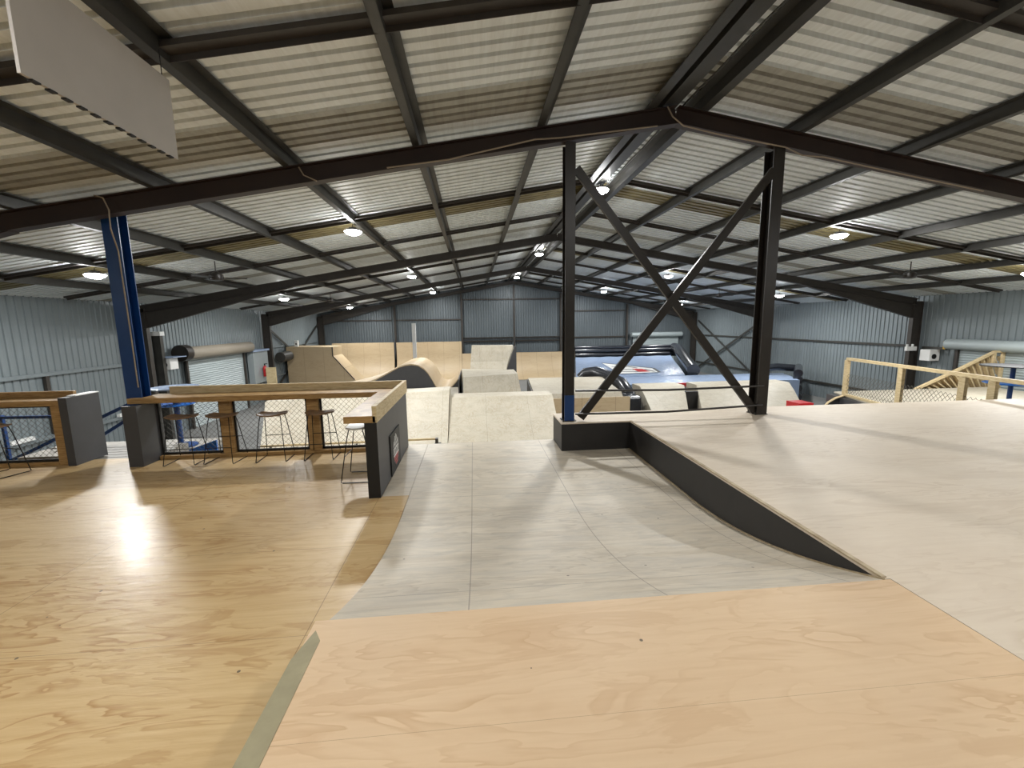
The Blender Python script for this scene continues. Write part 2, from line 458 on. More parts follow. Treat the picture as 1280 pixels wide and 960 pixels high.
# ------------------------------------------------------------------ wall girts and gable posts
def girt(p, q, h_, label, grp, mat='purlin'):
    b = B().beam(p, q, 0.07, h_)
    tag(obj('wall_girt', b, M[mat]), label, 'wall rail', grp)
for z, t in ((0.40, 'upper'), (-1.35, 'lower')):
    for a, c, where in ((Y0+0.1, FR[0]-0.2, 'beside the camera'), (FR[0]+0.2, FR[1]-0.2, 'left of the blue column'), (FR[2]+0.2, FR[3]-0.2, 'beside the far corner')):
        girt((XL+0.06, a, z), (XL+0.06, c, z), 0.1, '%s grey steel rail on the left corrugated wall, %s' % (t, where), 'left wall rails', 'wall')
for z, t in ((0.42, 'upper'), (-1.8, 'lower')):
    for a, c, where in ((FR[1]+0.2, FR[2]-0.2, 'between second and third frames'), (FR[2]+0.2, FR[3]-0.2, 'beside the far right corner')):
        girt((XR-0.06, a, z), (XR-0.06, c, z), 0.1, '%s dark steel rail on the right corrugated wall, %s' % (t, where), 'right wall rails')
girt((XR-0.06, 15.25, 0.38), (XR-0.06, FR[1]-0.2, 0.38), 0.1, 'short steel rail on the right wall beside the roller door', 'right wall rails')
yg = Y1-0.08
for x0, x1, z, n in ((-11.4, -6.4, 1.95, 'top rail of gable, far left'), (-6.2, -1.0, 1.95, 'upper rail of gable, left of the centre bay'), (-0.8, 3.2, 3.5, 'high rail of gable left of the peak post'),
                     (3.4, 7.0, 3.5, 'high rail of gable right of the peak post'), (7.2, 12.5, 2.5, 'upper rail of gable, right of the centre bay'),
                     (7.2, 12.5, 0.38, 'lower rail of gable behind the blue airbag')):
    girt((x0, yg, z), (x1, yg, z), 0.1, 'dark steel ' + n, 'gable wall rails', 'steel')
for x0, x1, n in ((-0.8, 3.2, 'left of the peak post'), (3.4, 7.0, 'right of the peak post')):
    b = B().box(x0, x1, yg-0.1, yg+0.02, 0.40, 0.50).box(x0, x1, yg-0.1, yg+0.02, 0.12, 0.24)
    tag(obj('door_header', b, M['black_steel']), 'dark double steel beam low on the far gable wall, ' + n, 'beam', 'gable door headers')
for x, n in ((-6.1, 'leftmost'), (-0.88, 'second from the left'), (3.3, 'under the roof peak'), (7.1, 'behind the black middle column'), (12.65, 'beside the gable roller door')):
    b = ibeam(B(), (x, yg-0.1, G), (x, yg-0.1, rz(x, -0.3)), 0.14, 0.2, (0, 1, 0))
    tag(obj('gable_post', b, M['steel']), 'dark steel gable wall post, ' + n, 'post', 'gable wall posts')
# wall cross bracing in the last bay
for xw, s, nm in ((XL+0.2, 1, 'left'), (XR-0.2, -1, 'right')):
    t = thing('wall_bracing', (xw, 29.9, G), 'crossed steel wall braces on the %s wall by the far corner' % nm, 'brace')
    obj('brace', B().beam((xw-s*0.1, 26.0, -2.4), (xw-s*0.1, 34.1, 1.6), 0.03, 0.14, (0, 0, 1)), M['purlin'], t)
    obj('brace', B().beam((xw-s*0.06, 26.0, 1.6), (xw-s*0.06, 34.1, -2.4), 0.03, 0.14, (0, 0, 1)), M['purlin'], t)

# ------------------------------------------------------------------ decks
# bar level floor
b = B().box(XL+0.1, -0.86, Y0+0.1, 5.2, LOW-0.12, LOW).box(XL+0.1, -1.2, 5.2, 7.35, LOW-0.12, LOW)
struct('floor', b, M['ply_bar'])
tag(obj('boardwalk', B().box(-6.9, -5.4, 7.36, 7.5, LOW-0.1, LOW-0.02).box(-6.9, -5.4, 7.52, 7.66, LOW-0.1, LOW-0.02).box(-6.9, -5.4, 7.68, 7.82, LOW-0.1, LOW-0.02).box(-6.9, -5.4, 7.84, 7.98, LOW-0.1, LOW-0.02)
        .box(-6.9, -5.4, 8.0, 8.14, LOW-0.1, LOW-0.02).box(-6.9, -5.4, 8.16, 8.3, LOW-0.1, LOW-0.02).box(-6.9, -5.4, 7.36, 8.3, LOW-0.2, LOW-0.1), M['grey_board']),
    'grey timber landing boards in the gap between the two bars', 'landing')
# near deck
t = thing('upper_deck', (0.8, -1.0, G), 'warm plywood upper deck in the foreground with grey-green strip along its left edge', 'deck')
obj('deck_top', B().box(-0.93, 2.6, Y0+0.1, 2.28, -0.018, 0.0), M['ply_near'], t)
obj('deck_base', B().box(-0.92, 2.59, Y0+0.12, 2.26, G, -0.02), M['black_ply'], t)
obj('edge_strip', B().prism([(-0.95, Y0+0.1), (-0.85, Y0+0.1), (-0.85, 2.12), (-0.90, 2.2), (-0.95, 2.0)], 'z', -0.02, 0.0025), M['strip'], t)
# right deck
t = thing('side_deck', (7.3, 1.6, G), 'grey-white plywood deck on the right with tall black sides', 'deck')
obj('deck_top', B().prism([(2.605, Y0+0.1), (13.6, Y0+0.1), (13.6, 7.4), (9.0, 7.45), (2.56, 7.5), (1.40, 7.5), (1.40, 6.74), (2.56, 6.74), (2.56, 2.285), (2.605, 2.285)], 'z', -0.022, 0.0), M['ply_right'], t)
obj('deck_base', B().prism([(2.62, Y0+0.12), (13.58, Y0+0.12), (13.58, 7.36), (2.62, 7.46)], 'z', G, -0.024), M['black_ply'], t)
# curved roll-in
def zr(y):
    u = min(max((y-2.28)/2.35, 0), 1)
    return LOW*(1-(1-u)**2)
ys = [2.28+2.35*i/20 for i in range(21)]
t2 = thing('roll_in_ramp', (0.85, 4.9, G), 'curved grey plywood roll-in dropping from the foreground deck to the lower deck', 'ramp')
b = B().solidgrid([[(x, y, zr(y)) for x in (-0.855, -0.2, 0.5, 1.2, 1.9, 2.555)] for y in ys], G+0.0)
obj('ramp_surface', b, M['ply_ramp'], t2)
b = B().box(-0.855, 2.555, 4.632, 7.5, LOW-0.02, LOW).box(-1.19, -0.86, 5.2, 7.5, LOW-0.02, LOW)
obj('lower_deck', b, M['ply_ramp'], t2)
obj('deck_base', B().box(-1.18, 2.545, 5.22, 7.48, G, LOW-0.022), M['black_ply'], t2)
# black side panel of the right deck, following the curve
poly = [(2.30, -0.003)] + [(y, zr(y)) for y in ys[1:]] + [(6.76, LOW), (6.76, -0.023), (2.35, -0.023)]
obj('side_panel', B().prism(poly, 'x', 2.562, 2.60), M['black_ply'], t)
edge = B().beam((2.575, 2.3, 0.001), (2.575, 6.74, 0.001), 0.035, 0.012)
obj('ply_edge', edge, M['edge'], t)
bt = B()
for a, c in zip(ys, ys[1:]): bt.beam((2.555, a, zr(a)+0.004), (2.555, c, zr(c)+0.004), 0.014, 0.012)
bt.beam((2.555, 4.63, LOW+0.004), (2.555, 6.74, LOW+0.004), 0.014, 0.012)
obj('edge_trim', bt, M['edge'], t2)
obj('box_side', B().box(1.41, 2.6, 6.76, 7.49, LOW, -0.024), M['black_ply'], t)

# ------------------------------------------------------------------ X-braced columns on the deck
def column(x, y, z0, z1, mat, label, w_=0.16, h_=0.22, foot=None):
    t = thing('steel_column', (x, y, z0), label, 'column')
    obj('shaft', ibeam(B(), (x, y, z0+0.012), (x, y, z1), w_, h_, (0, 1, 0), 0.014, 0.02), mat, t)
    if foot: obj('lower_shaft', ibeam(B(), (x, y, z0+0.012), (x, y, z0+foot), w_+0.006, h_+0.006, (0, 1, 0), 0.016, 0.022), M['blue_steel'], t)
    obj('base_plate', B().box(x-0.115, x+0.115, y-0.12, y+0.12, z0, z0+0.012), mat, t)
    return t
column(1.56, 6.96, 0.0, rz(1.56, -0.27), M['black_steel'], 'black middle steel column with blue painted foot, left of the X brace', foot=0.44)
column(4.95, 6.96, 0.0, rz(4.95, -0.27), M['black_steel'], 'black steel column right of the X brace', 0.19, 0.24)
column(-5.38, 7.27, LOW, rz(-5.38, -0.03), M['blue_steel'], 'tall blue steel column behind the bar end', 0.23, 0.2)
t = thing('cross_brace', (3.25, 6.83, 0), 'dark steel X brace with two rods between the middle columns', 'brace')
obj('diagonal', B().beam((1.66, 6.90, 4.0), (4.86, 6.90, 0.05), 0.13, 0.05, (0, 1, 0)), M['black_steel'], t)
obj('diagonal', B().beam((4.86, 6.83, 4.0), (1.74, 6.83, 0.06), 0.13, 0.05, (0, 1, 0)), M['black_steel'], t)
obj('rod', B().tube([(1.64, 6.76, 0.53), (3.2, 6.75, 0.50), (4.9, 6.76, 0.52)], 0.018), M['black_steel'], t)
obj('rod', B().tube([(1.64, 6.76, 0.14), (3.2, 6.75, 0.13), (4.9, 6.76, 0.19)], 0.018), M['black_steel'], t)

# cables draped over the first frame
def cable(pts, r, label):
    tag(obj('loose_cable', B().tube(pts, r, 6), M['cable']), label, 'cable', 'cables on the nearest roof frame')
cable([(-5.25, 6.80, 3.50), (-5.12, 6.78, 3.46), (-5.06, 6.77, 3.3), (-5.08, 6.78, 3.05), (-5.28, 7.13, 2.8), (-5.28, 7.145, 1.6), (-5.28, 7.145, 0.72)], 0.010, 'thin pale cable hanging down the blue column')
cable([(3.05, 6.8, 4.88), (3.12, 6.76, 4.72), (3.3, 6.77, 4.60), (3.9, 6.8, 4.50), (5.0, 6.8, 4.34), (5.3, 6.79, 4.22), (5.7, 6.8, 4.2), (7.0, 6.8, 3.98), (8.6, 6.8, 3.72)], 0.011, 'pale cable running right from the roof peak along the brown frame')
cable([(2.9, 6.8, 4.60), (1.4, 6.8, 4.40), (1.0, 6.78, 4.36), (-0.3, 6.8, 4.06), (-1.2, 6.8, 3.93)], 0.011, 'pale cable running left from the roof peak under the brown frame')
cable([(-2.45, 6.8, 3.92), (-2.38, 6.77, 3.80), (-2.2, 6.76, 3.72)], 0.010, 'short pale cable on the brown frame beside the third purlin')

# hanging white panel
t = thing('hanging_panel', (-2.53, 3.5, 3.1), 'large off-white flat panel hanging from the roof, top left', 'panel')
obj('panel', B().box(-2.55, -2.53, 2.9, 4.22, 3.1, 3.74), M['board'], t)
for k in range(12):
    yy = 2.96+k*0.104
    obj('eyelet', B().box(-2.556, -2.524, yy, yy+0.05, 3.09, 3.100), M['black'], t)
obj('hanger', B().tube([(-2.54, 4.15, 3.70), (-2.54, 4.15, 3.94)], 0.004, 5), M['wire'], t)
obj('hanger', B().tube([(-2.54, 3.0, 3.70), (-2.54, 3.0, 3.94)], 0.004, 5), M['wire'], t)

# ------------------------------------------------------------------ high bay lamps
def lamp_proto():
    t = thing('high_bay_lamp', (0, 0, 0), 'x', 'lamp', 'round high bay lamps')
    obj('housing', B().lathe([(0.03, 0.095), (0.09, 0.09), (0.11, 0.06), (0.16, 0.05), (0.175, 0.018), (0.165, 0.014), (0.03, 0.02)][::-1], 20), M['steel'], t, smooth=True)
    obj('diffuser', B().lathe([(0.02, -0.085), (0.09, -0.075), (0.16, -0.045), (0.195, 0.0), (0.17, 0.014), (0.02, 0.014)], 20), M['lens'], t, smooth=True)
    obj('hanger', B().tube([(0, 0, 0.09), (0, 0, 0.15)], 0.012, 6), M['steel'], t)
    return t
LX = [('far left', -8.4), ('left', -2.72), ('ridge', XC-0.08), ('right', 9.45), ('far right', 15.2)]
LY = [('above the camera, out of view', 0.9), ('beyond the first frame', 10.6), ('beyond the second frame', 20.3), ('beyond the third frame', 30.6)]
proto = lamp_proto(); first = True
for rn, y in LY:
    for cn, x in LX:
        z = rz(x) - 0.13
        lb = 'glowing round high bay lamp in the %s row, %s' % (cn, rn)
        if first: o = proto; o.location = (x, y, z); o['label'] = lb; first = False
        else: o = dup(proto, (x, y, z), 0, lb)
        ld = bpy.data.lights.new('lamp_light', 'AREA'); ld.shape = 'DISK'; ld.size = 0.3
        ld.energy = LAMP_NEAR if y < 2 else LAMP_W
        ld.color = (1.0, 0.985, 0.95) if y < 2 else (0.985, 1.0, 0.995)
        lo = bpy.data.objects.new('lamp_light', ld); COL.objects.link(lo)
        lo.parent = o; lo.location = (0, 0, -0.10)

# ceiling fans
def fan_proto():
    t = thing('ceiling_fan', (0, 0, 0), 'x', 'fan', 'dark ceiling fans')
    obj('rod', B().tube([(0, 0, 0.1), (0, 0, 0.42)], 0.015, 6), M['black_steel'], t)
    obj('motor', B().lathe([(0.05, -0.08), (0.15, -0.06), (0.17, 0.0), (0.15, 0.09), (0.05, 0.15)], 16), M['black_steel'], t, smooth=True)
    for k in range(3):
        b = B().box(0.12, 0.68, -0.065, 0.065, -0.006, 0.006); b.v = [(x, y, z + y*0.2) for x, y, z in b.v]
        b.xform(Matrix.Rotation(k*2*math.pi/3+0.3, 4, 'Z'))
        obj('blade', b, M['black_steel'], t)
    return t
fp = fan_proto()
for i, (x, y, n) in enumerate(((-6.5, 11.8, 'over the left side, beyond the blue column'), (-6.9, 21.9, 'over the left side, beyond the second frame'), (13.1, 12.0, 'over the right side, nearer one'), (13.0, 21.9, 'over the right side, beyond the second frame'))):
    o = fp if i == 0 else dup(fp)
    o.location = (x, y, rz(x)-0.40); o.rotation_euler = (0, 0, 0.4*i); o['label'] = 'dark three-blade ceiling fan ' + n

# ------------------------------------------------------------------ bars
def chainlink(x0, x1, y, z0, z1, d=0.062, r=0.0017):
    """diamond wire mesh in a vertical plane"""
    b = B(); w_ = x1-x0; h_ = z1-z0
    for s in (1, -1):
        k = -h_
        while k < w_:
            a0 = max(0, -k); a1 = min(h_, w_-k)
            if a1 > a0+0.01:
                xa, xb = k+a0, k+a1
                za, zb = (a0, a1) if s > 0 else (h_-a0, h_-a1)
                b.beam((x0+xa, y, z0+za), (x0+xb, y, z0+zb), r*2, r*2, (0, 1, 0))
            k += d*1.414/1.0
    return b
def meshbay(x0, x1, y, z0, z1, root):
    fr = obj('mesh_frame', B().box(x0, x1, y-0.015, y+0.015, z0, z0+0.035).box(x0, x1, y-0.015, y+0.015, z1-0.02, z1).box(x0, x0+0.025, y-0.015, y+0.015, z0, z1).box(x1-0.035, x1, y-0.015, y+0.015, z0, z1), M['black'], root)
    obj('wire_mesh', chainlink(x0+0.02, x1-0.02, y, z0+0.02, z1-0.02), M['mesh_wire'], fr)
t = thing('bar_counter', (-3.3, 7.2, LOW), 'L-shaped timber bar with black end walls and chain-link front, five stools at it', 'bar')
CT, CB = 0.56, 0.475
obj('counter_top', B().prism([(-5.40, 7.04), (-1.58, 7.04), (-1.58, 5.15), (-1.20, 5.15), (-1.20, 7.5), (-5.24, 7.5), (-5.24, 7.13), (-5.40, 7.13)], 'z', CB, CT), M['bar_timber'], t, bevel=0.004)
obj('upstand', B().prism([(-5.04, 7.46), (-1.24, 7.46), (-1.24, 5.15), (-1.185, 5.15), (-1.185, 7.51), (-5.04, 7.51)], 'z', CT-0.085, 0.68), M['pine'], t, bevel=0.003)
obj('end_wall', B().box(-1.34, -1.195, 5.165, 7.45, LOW, CB-0.002), M['charcoal'], t)
obj('end_wall_front', B().box(-1.341, -1.194, 5.158, 5.164, LOW, CB-0.002), M['black'], t)
obj('end_pillar', B().box(-5.34, -5.13, 6.84, 6.88, LOW, CB-0.002).box(-5.17, -5.13, 6.88, 7.36, LOW, CB-0.002), M['charcoal'], t)
for x0, x1 in ((-4.15, -3.97), (-2.78, -2.59)):
    obj('post', B().box(x0, x1, 7.2, 7.34, LOW, CB-0.002), M['bar_timber'], t)
obj('bottom_rail', B().box(-5.125, -1.345, 7.18, 7.34, LOW, LOW+0.06), M['bar_timber'], t)
for x0, x1 in ((-5.125, -4.155), (-3.965, -2.785), (-2.585, -1.345)):
    meshbay(x0, x1, 7.27, LOW+0.062, CB-0.004, t)
# second bar on the left
t = thing('bar_counter', (-7.8, 7.2, LOW), 'timber bar with chain-link front and black end wall at the far left edge', 'bar')
obj('counter_top', B().box(-9.6, -6.31, 7.06, 7.46, CB, CT), M['bar_timber'], t, bevel=0.004)
obj('upstand', B().box(-9.6, -6.46, 7.4, 7.46, CT, 0.66), M['bar_timber'], t, bevel=0.003)
obj('end_wall', B().box(-6.38, -6.26, 7.04, 7.62, LOW, 0.60), M['charcoal'], t)
obj('wall_cap', B().box(-6.385, -6.255, 7.2, 7.625, 0.60, 0.615), M['white'], t)
for x0, x1 in ((-6.54, -6.385), (-8.1, -7.94), (-9.6, -9.44)):
    obj('post', B().box(x0, x1, 7.08, 7.2, LOW, CB-0.002), M['bar_timber'], t)
obj('bottom_rail', B().box(-9.6, -6.545, 7.08, 7.2, LOW, LOW+0.06), M['bar_timber'], t)
for x0, x1 in ((-9.43, -8.105), (-7.935, -6.545)):
    meshbay(x0, x1, 7.14, LOW+0.062, CB-0.004, t)

# sign on the end wall
t = thing('wall_sign', (-1.19, 6.2, -0.44), 'black sign with a white and red shield badge on the bar end wall', 'sign')
obj('backing', B().box(-1.193, -1.178, 5.84, 6.56, -0.46, 0.12), M['black'], t)
X_ = -1.177
sb = B().prism([(5.98, -0.05), (6.08, 0.0), (6.2, 0.075), (6.32, 0.0), (6.42, -0.05), (6.42, -0.28), (6.2, -0.42), (5.98, -0.28)], 'x', X_-0.001, X_+0.001)
bd = obj('badge', sb, M['charcoal'], t)
lt = B()
for i, (y_, z_, a_, l_) in enumerate([(6.12, 0.0, 1.1, .1), (6.2, .02, 1.5, .1), (6.27, 0.0, 2.0, .09), (6.05, -.06, 1.4, .08), (6.12, -.07, .2, .08), (6.2, -.08, 1.4, .1), (6.28, -.07, .4, .08), (6.35, -.07, 1.6, .08),
                                    (6.02, -.16, 1.2, .09), (6.08, -.18, 2.0, .1), (6.16, -.17, 1.5, .1), (6.24, -.18, .9, .1), (6.3, -.17, 1.5, .1), (6.37, -.17, 1.2, .08), (6.2, -.13, 0, .36), (6.2, -.23, 0, .38)]):
    c_, s_ = math.cos(a_)*l_/2, math.sin(a_)*l_/2
    lt.beam((X_+0.002, y_-c_, z_-s_), (X_+0.002, y_+c_, z_+s_), 0.022, 0.002, (1, 0, 0))
obj('lettering', lt, M['white'], bd)
rd = B()
for a_ in ((6.03, -.27, 6.36, -.25), (6.07, -.31, 6.33, -.30), (6.14, -.36, 6.28, -.35)):
    rd.beam((X_+0.002, a_[0], a_[1]), (X_+0.002, a_[2], a_[3]), 0.026, 0.002, (1, 0, 0))
obj('red_stripe', rd, M['red'], bd)

# ------------------------------------------------------------------ stools
def stool_proto(seat_mat):
    t = thing('bar_stool', (0, 0, 0), 'x', 'stool', 'wire-leg bar stools')
    rows = []
    for i in range(9):
        u = -1+2*i/8; row = []
        for j in range(7):
            v = -1+2*j/6
            k = (1-0.18*abs(v)**3); 
            row.append((u*0.22*k, v*0.15*(1-0.2*abs(u)**3), 0.735+0.025*u*u+0.008*v*v))
        rows.append(row)
    b = B().grid(rows); lo = [[(x, y, z-0.022) for x, y, z in r] for r in rows]; b.grid(lo)
    for r in (0, -1): b.grid([rows[r], lo[r]])
    for c in (0, -1): b.grid([[r[c] for r in rows], [r[c] for r in lo]])
    obj('seat', b, seat_mat, t, smooth=True)
    for s in (-1, 1):
        pts = [(s*0.15, -0.09, 0.725), (s*0.165, -0.12, 0.60), (s*0.215, -0.21, 0.05), (s*0.22, -0.215, 0.015), (s*0.22, -0.195, 0.008), (s*0.22, 0.195, 0.008), (s*0.22, 0.215, 0.015), (s*0.215, 0.21, 0.05), (s*0.165, 0.12, 0.60), (s*0.15, 0.09, 0.725)]
        obj('leg_frame', B().tube(pts, 0.0065, 6), M['wire'], t)
    obj('footrest', B().tube([(-0.198, -0.175, 0.26), (0.198, -0.175, 0.26)], 0.006, 6), M['wire'], t)
    obj('footrest', B().tube([(-0.19, 0.16, 0.36), (0.19, 0.16, 0.36)], 0.006, 6), M['wire'], t)
    obj('seat_rail', B().tube([(-0.15, -0.09, 0.722), (0.15, -0.09, 0.722)], 0.006, 6).tube([(-0.15, 0.09, 0.722), (0.15, 0.09, 0.722)], 0.006, 6), M['wire'], t)
    return t
sp = stool_proto(M['seat'])
for i, (x, y, a, n) in enumerate(((-4.6, 7.0, 0.05, 'bar stool beside the dark bar pillar, first in the row'), (-4.0, 7.0, -0.04, 'bar stool overlapping the first timber post of the mesh'),
                                  (-3.23, 6.98, 0.06, 'bar stool in the middle of the row, between the timber posts'), (-2.5, 6.99, 0.02, 'bar stool overlapping the second timber post of the mesh'),
                                  (-7.02, 6.72, -0.3, 'bar stool at the far left bar, cut by the picture edge'))):
    o = sp if i == 0 else dup(sp)
    o.location = (x, y, LOW); o.rotation_euler = (0, 0, a); o['label'] = 'brown-seated wire-leg ' + n
sp2 = stool_proto(M['seat_grey']); sp2.location = (-1.62, 5.93, LOW); sp2.rotation_euler = (0, 0, math.pi/2)
sp2['label'] = 'pale-seated wire-leg stool tucked under the right wing of the bar'

# ------------------------------------------------------------------ left side beyond the bar
def hightable(x, y, ztop, zring, zb, top_mat, label, r=0.45):
    t = thing('high_table', (x, y, zb), label, 'table')
    obj('table_top', B().lathe([(r, 0), (r, 0.025), (r-0.02, 0.03)], 28, (x, y, ztop-0.03)), top_mat, t)
    obj('ring_shelf', B().lathe([(r-0.1, 0), (r-0.08, 0.02), (r-0.1, 0.03)], 28, (x, y, zring)), M['blue_plastic'], t)
    obj('pole', B().tube([(x, y, zb+0.02), (x, y, ztop-0.03)], 0.05, 12), M['blue_steel'], t)
    obj('base', B().lathe([(0.28, 0), (0.28, 0.02), (0.06, 0.05)], 24, (x, y, zb)), M['blue_steel'], t)
    return t
# platform carrying it
tag(obj('landing', B().box(-8.4, -5.3, 8.35, 9.3, -0.78, -0.68).box(-8.3, -8.15, 8.4, 9.2, G, -0.78).box(-5.5, -5.35, 8.4, 9.2, G, -0.78), M['grey_board']), 'grey timber stair landing seen through the bar mesh', 'landing')
hightable(-5.82, 8.75, 0.51, 0.15, -0.68, M['vinyl_blue'], 'round blue high table behind the bar, right of the blue column', 0.40)
tag(obj('fascia_board', B().prism([(-5.8, -0.78), (-4.9, -0.95), (-4.9, -0.47)], 'y', 8.305, 8.34), M['blue_plastic']), 'bright blue triangular board below the table behind the bar mesh', 'board')
t = thing('stair_handrail', (-7.8, 9.0, G), 'blue steel stair handrails between and behind the two bars', 'handrail')
for (x0, z0), (x1, z1) in (((-9.6, -1.05), (-6.6, 0.33)), ((-9.4, -1.6), (-6.6, 0.1)), ((-9.3, -2.2), (-6.7, -0.65))):
    obj('rail', B().beam((x0, 9.0, z0-0.06), (x1, 9.0, z1-0.06), 0.05, 0.06), M['blue_steel'], t)
obj('rail', B().beam((-9.6, 8.7, 0.02), (-8.0, 8.7, 0.0), 0.05, 0.05), M['blue_steel'], t)
for x_, zt in ((-9.2, 0.0), (-8.1, 0.0), (-6.75, 0.2)): obj('rail_post', B().beam((x_, 9.0, G), (x_, 9.0, zt), 0.05, 0.05), M['blue_steel'], t)
tag(obj('batten_light', B().box(XL+0.05, XL+0.15, 11.7, 12.3, -1.3, -1.2), M['white']), 'white batten on the left wall rail seen through the far left mesh', 'wall fitting', 'white fittings on the left wall')
tag(obj('batten_light', B().box(XL+0.05, XL+0.15, 15.1, 15.5, -1.3, -1.2), M['white']), 'white batten on the left wall rail in the gap between the bars', 'wall fitting', 'white fittings on the left wall')
tag(obj('wall_stud', B().box(XL+0.03, XL+0.11, 12.9, 13.0, -1.3, 0.35), M['steel']), 'thin dark upright below the left wall rail', 'stud')

# ------------------------------------------------------------------ roller doors
def roller(name, x, y0, y1, ztop, s, label, drum_r=0.27, n=''):
    t = thing('roller_door', (x, (y0+y1)/2, G), label, 'roller door', 'roller doors')
    b = B(); z = G
    prof = []
    while z < ztop:
        prof += [(0, z), (0.018, z+0.03), (0.018, z+0.06), (0, z+0.09)]; z += 0.095
    b.grid([[(x+s*a, y0, zz) for a, zz in prof], [(x+s*a, y1, zz) for a, zz in prof]])
    b.grid([[(x-s*0.02, y0, zz) for a, zz in prof], [(x-s*0.02, y1, zz) for a, zz in prof]])
    obj('curtain', b, M['door'], t)
    obj('drum', B().tube([(x+s*(drum_r-0.05), y0-0.25, ztop+drum_r*0.6), (x+s*(drum_r-0.05), y1+0.35, ztop+drum_r*0.6)], drum_r, 20), M['drum_wrap'] if s > 0 else M['door'], t, smooth=True)
    for yy in (y0-0.06, y1+0.06):
        obj('guide_rail', B().box(min(x, x+s*0.09), max(x, x+s*0.09), yy-0.05, yy+0.05, G, ztop+0.1), M['steel'], t)
    return t
rd_ = roller('l', XL+0.12, 18.75, 23.1, 0.42, 1, 'pale roller door in the left wall, beyond the bar')
obj('chain_wheel', B().tube([(XL+0.34, 18.1, 0.62), (XL+0.34, 18.48, 0.62)], 0.33, 20), M['black_steel'], rd_, smooth=True)
roller('r', XR-0.12, 9.6, 14.7, 0.46, -1, 'grey roller door in the right wall, behind the timber stair frame', 0.2)
# gable roller door faces -y
t = thing('roller_door', (15.1, Y1-0.1, G), 'small roller door in the far gable wall, above the airbag', 'roller door', 'roller doors')
b = B(); prof = []; z = G
while z < 0.35:
    prof += [(0, z), (0.018, z+0.03), (0.018, z+0.06), (0, z+0.09)]; z += 0.095
b.grid([[(13.2, Y1-0.16-a, zz) for a, zz in prof], [(17.1, Y1-0.16-a, zz) for a, zz in prof]])
obj('curtain', b, M['door'], t)
obj('drum', B().tube([(13.0, Y1-0.35, 0.50), (17.3, Y1-0.35, 0.50)], 0.2, 16), M['door'], t, smooth=True)

# ------------------------------------------------------------------ fittings on the walls
t = thing('wall_speaker', (XL+0.35, 17.55, 0.2), 'white box speaker on the left wall beside the roller door', 'speaker')
obj('cabinet', B().box(XL+0.1, XL+0.5, 17.25, 17.7, 0.05, 0.5), M['white'], t, bevel=0.02)
obj('cone', B().tube([(XL+0.30, 17.245, 0.24), (XL+0.30, 17.23, 0.24)], 0.1, 18), M['black'], t)
obj('shelf', B().box(XL+0.05, XL+0.7, 17.15, 17.9, 0.505, 0.54), M['vinyl_blue'], t)
t = thing('wall_speaker', (XR-0.3, 15.6, -0.1), 'white box speaker on the right wall beside the roller door', 'speaker')
obj('cabinet', B().box(XR-0.5, XR-0.06, 15.45, 15.85, -0.12, 0.33), M['white'], t, bevel=0.02)
obj('cone', B().tube([(XR-0.32, 15.445, 0.06), (XR-0.32, 15.43, 0.06)], 0.1, 18), M['black'], t)
t = thing('emergency_light', (XR-0.5, 16.1, 0.3), 'white twin-head emergency light on the right column', 'light')
obj('body', B().box(XR-0.75, XR-0.3, 16.16, 16.262, 0.25, 0.42), M['white'], t)
for xx in (XR-0.7, XR-0.45): obj('lamp_head', B().tube([(xx, 16.21, 0.42), (xx, 16.21, 0.52)], 0.04, 10), M['white'], t)
tag(obj('yellow_winch', B().box(XR-0.35, XR-0.22, 15.06, 15.14, 0.38, 0.68), M['yellow']), 'small yellow bracket at the end of the right roller door drum', 'bracket')
t = thing('wall_duct', (XL+0.5, 17.0, G), 'grey upright duct with a pale cap beside the left roller door', 'duct')
obj('duct', B().box(XL+0.12, XL+0.42, 17.0, 17.16, G, 1.35), M['purlin'], t)
obj('cap', B().box(XL+0.08, XL+0.46, 16.96, 17.2, 1.35, 1.5), M['white'], t)
t = thing('fire_cabinet', (XL+0.3, 24.1, G), 'grey wall cabinet with a blue top beside the left roller door', 'cabinet')
obj('cabinet', B().box(XL+0.1, XL+0.4, 23.6, 25.2, -1.4, 0.3), M['cabinet_glass'], t)
obj('top', B().box(XL+0.08, XL+0.5, 23.5, 25.25, 0.3, 0.4), M['vinyl_blue'], t)
t = thing('fire_extinguisher', (XL+0.55, 24.5, -1.0), 'red fire extinguisher on the wall cabinet by the left roller door', 'fire extinguisher')
obj('cylinder', B().lathe([(0.09, 0), (0.1, 0.02), (0.1, 0.5), (0.04, 0.6)], 14, (XL+0.52, 24.5, -1.1)), M['red'], t, smooth=True)
obj('valve', B().tube([(XL+0.52, 24.5, -0.5), (XL+0.52, 24.5, -0.40)], 0.035, 8).box(XL+0.50, XL+0.66, 24.47, 24.53, -0.42, -0.39), M['black'], t)
tag(obj('plywood_offcut', B().box(-11.35, -10.85, 24.3, 24.4, G, -0.6), M['pine']), 'pale upright plywood offcut beside the fire cabinet', 'board')
tag(obj('steel_drum_cover', B().tube([(-11.45, 26.4, -0.2), (-11.45, 27.6, -0.2)], 0.3, 16), M['purlin']), 'grey round cover in the shadow left of the plywood tower', 'cover')

# ------------------------------------------------------------------ skate park
def lerp(a, c, t): return a+(c-a)*t
def smooth(t): return t*t*(3-2*t)
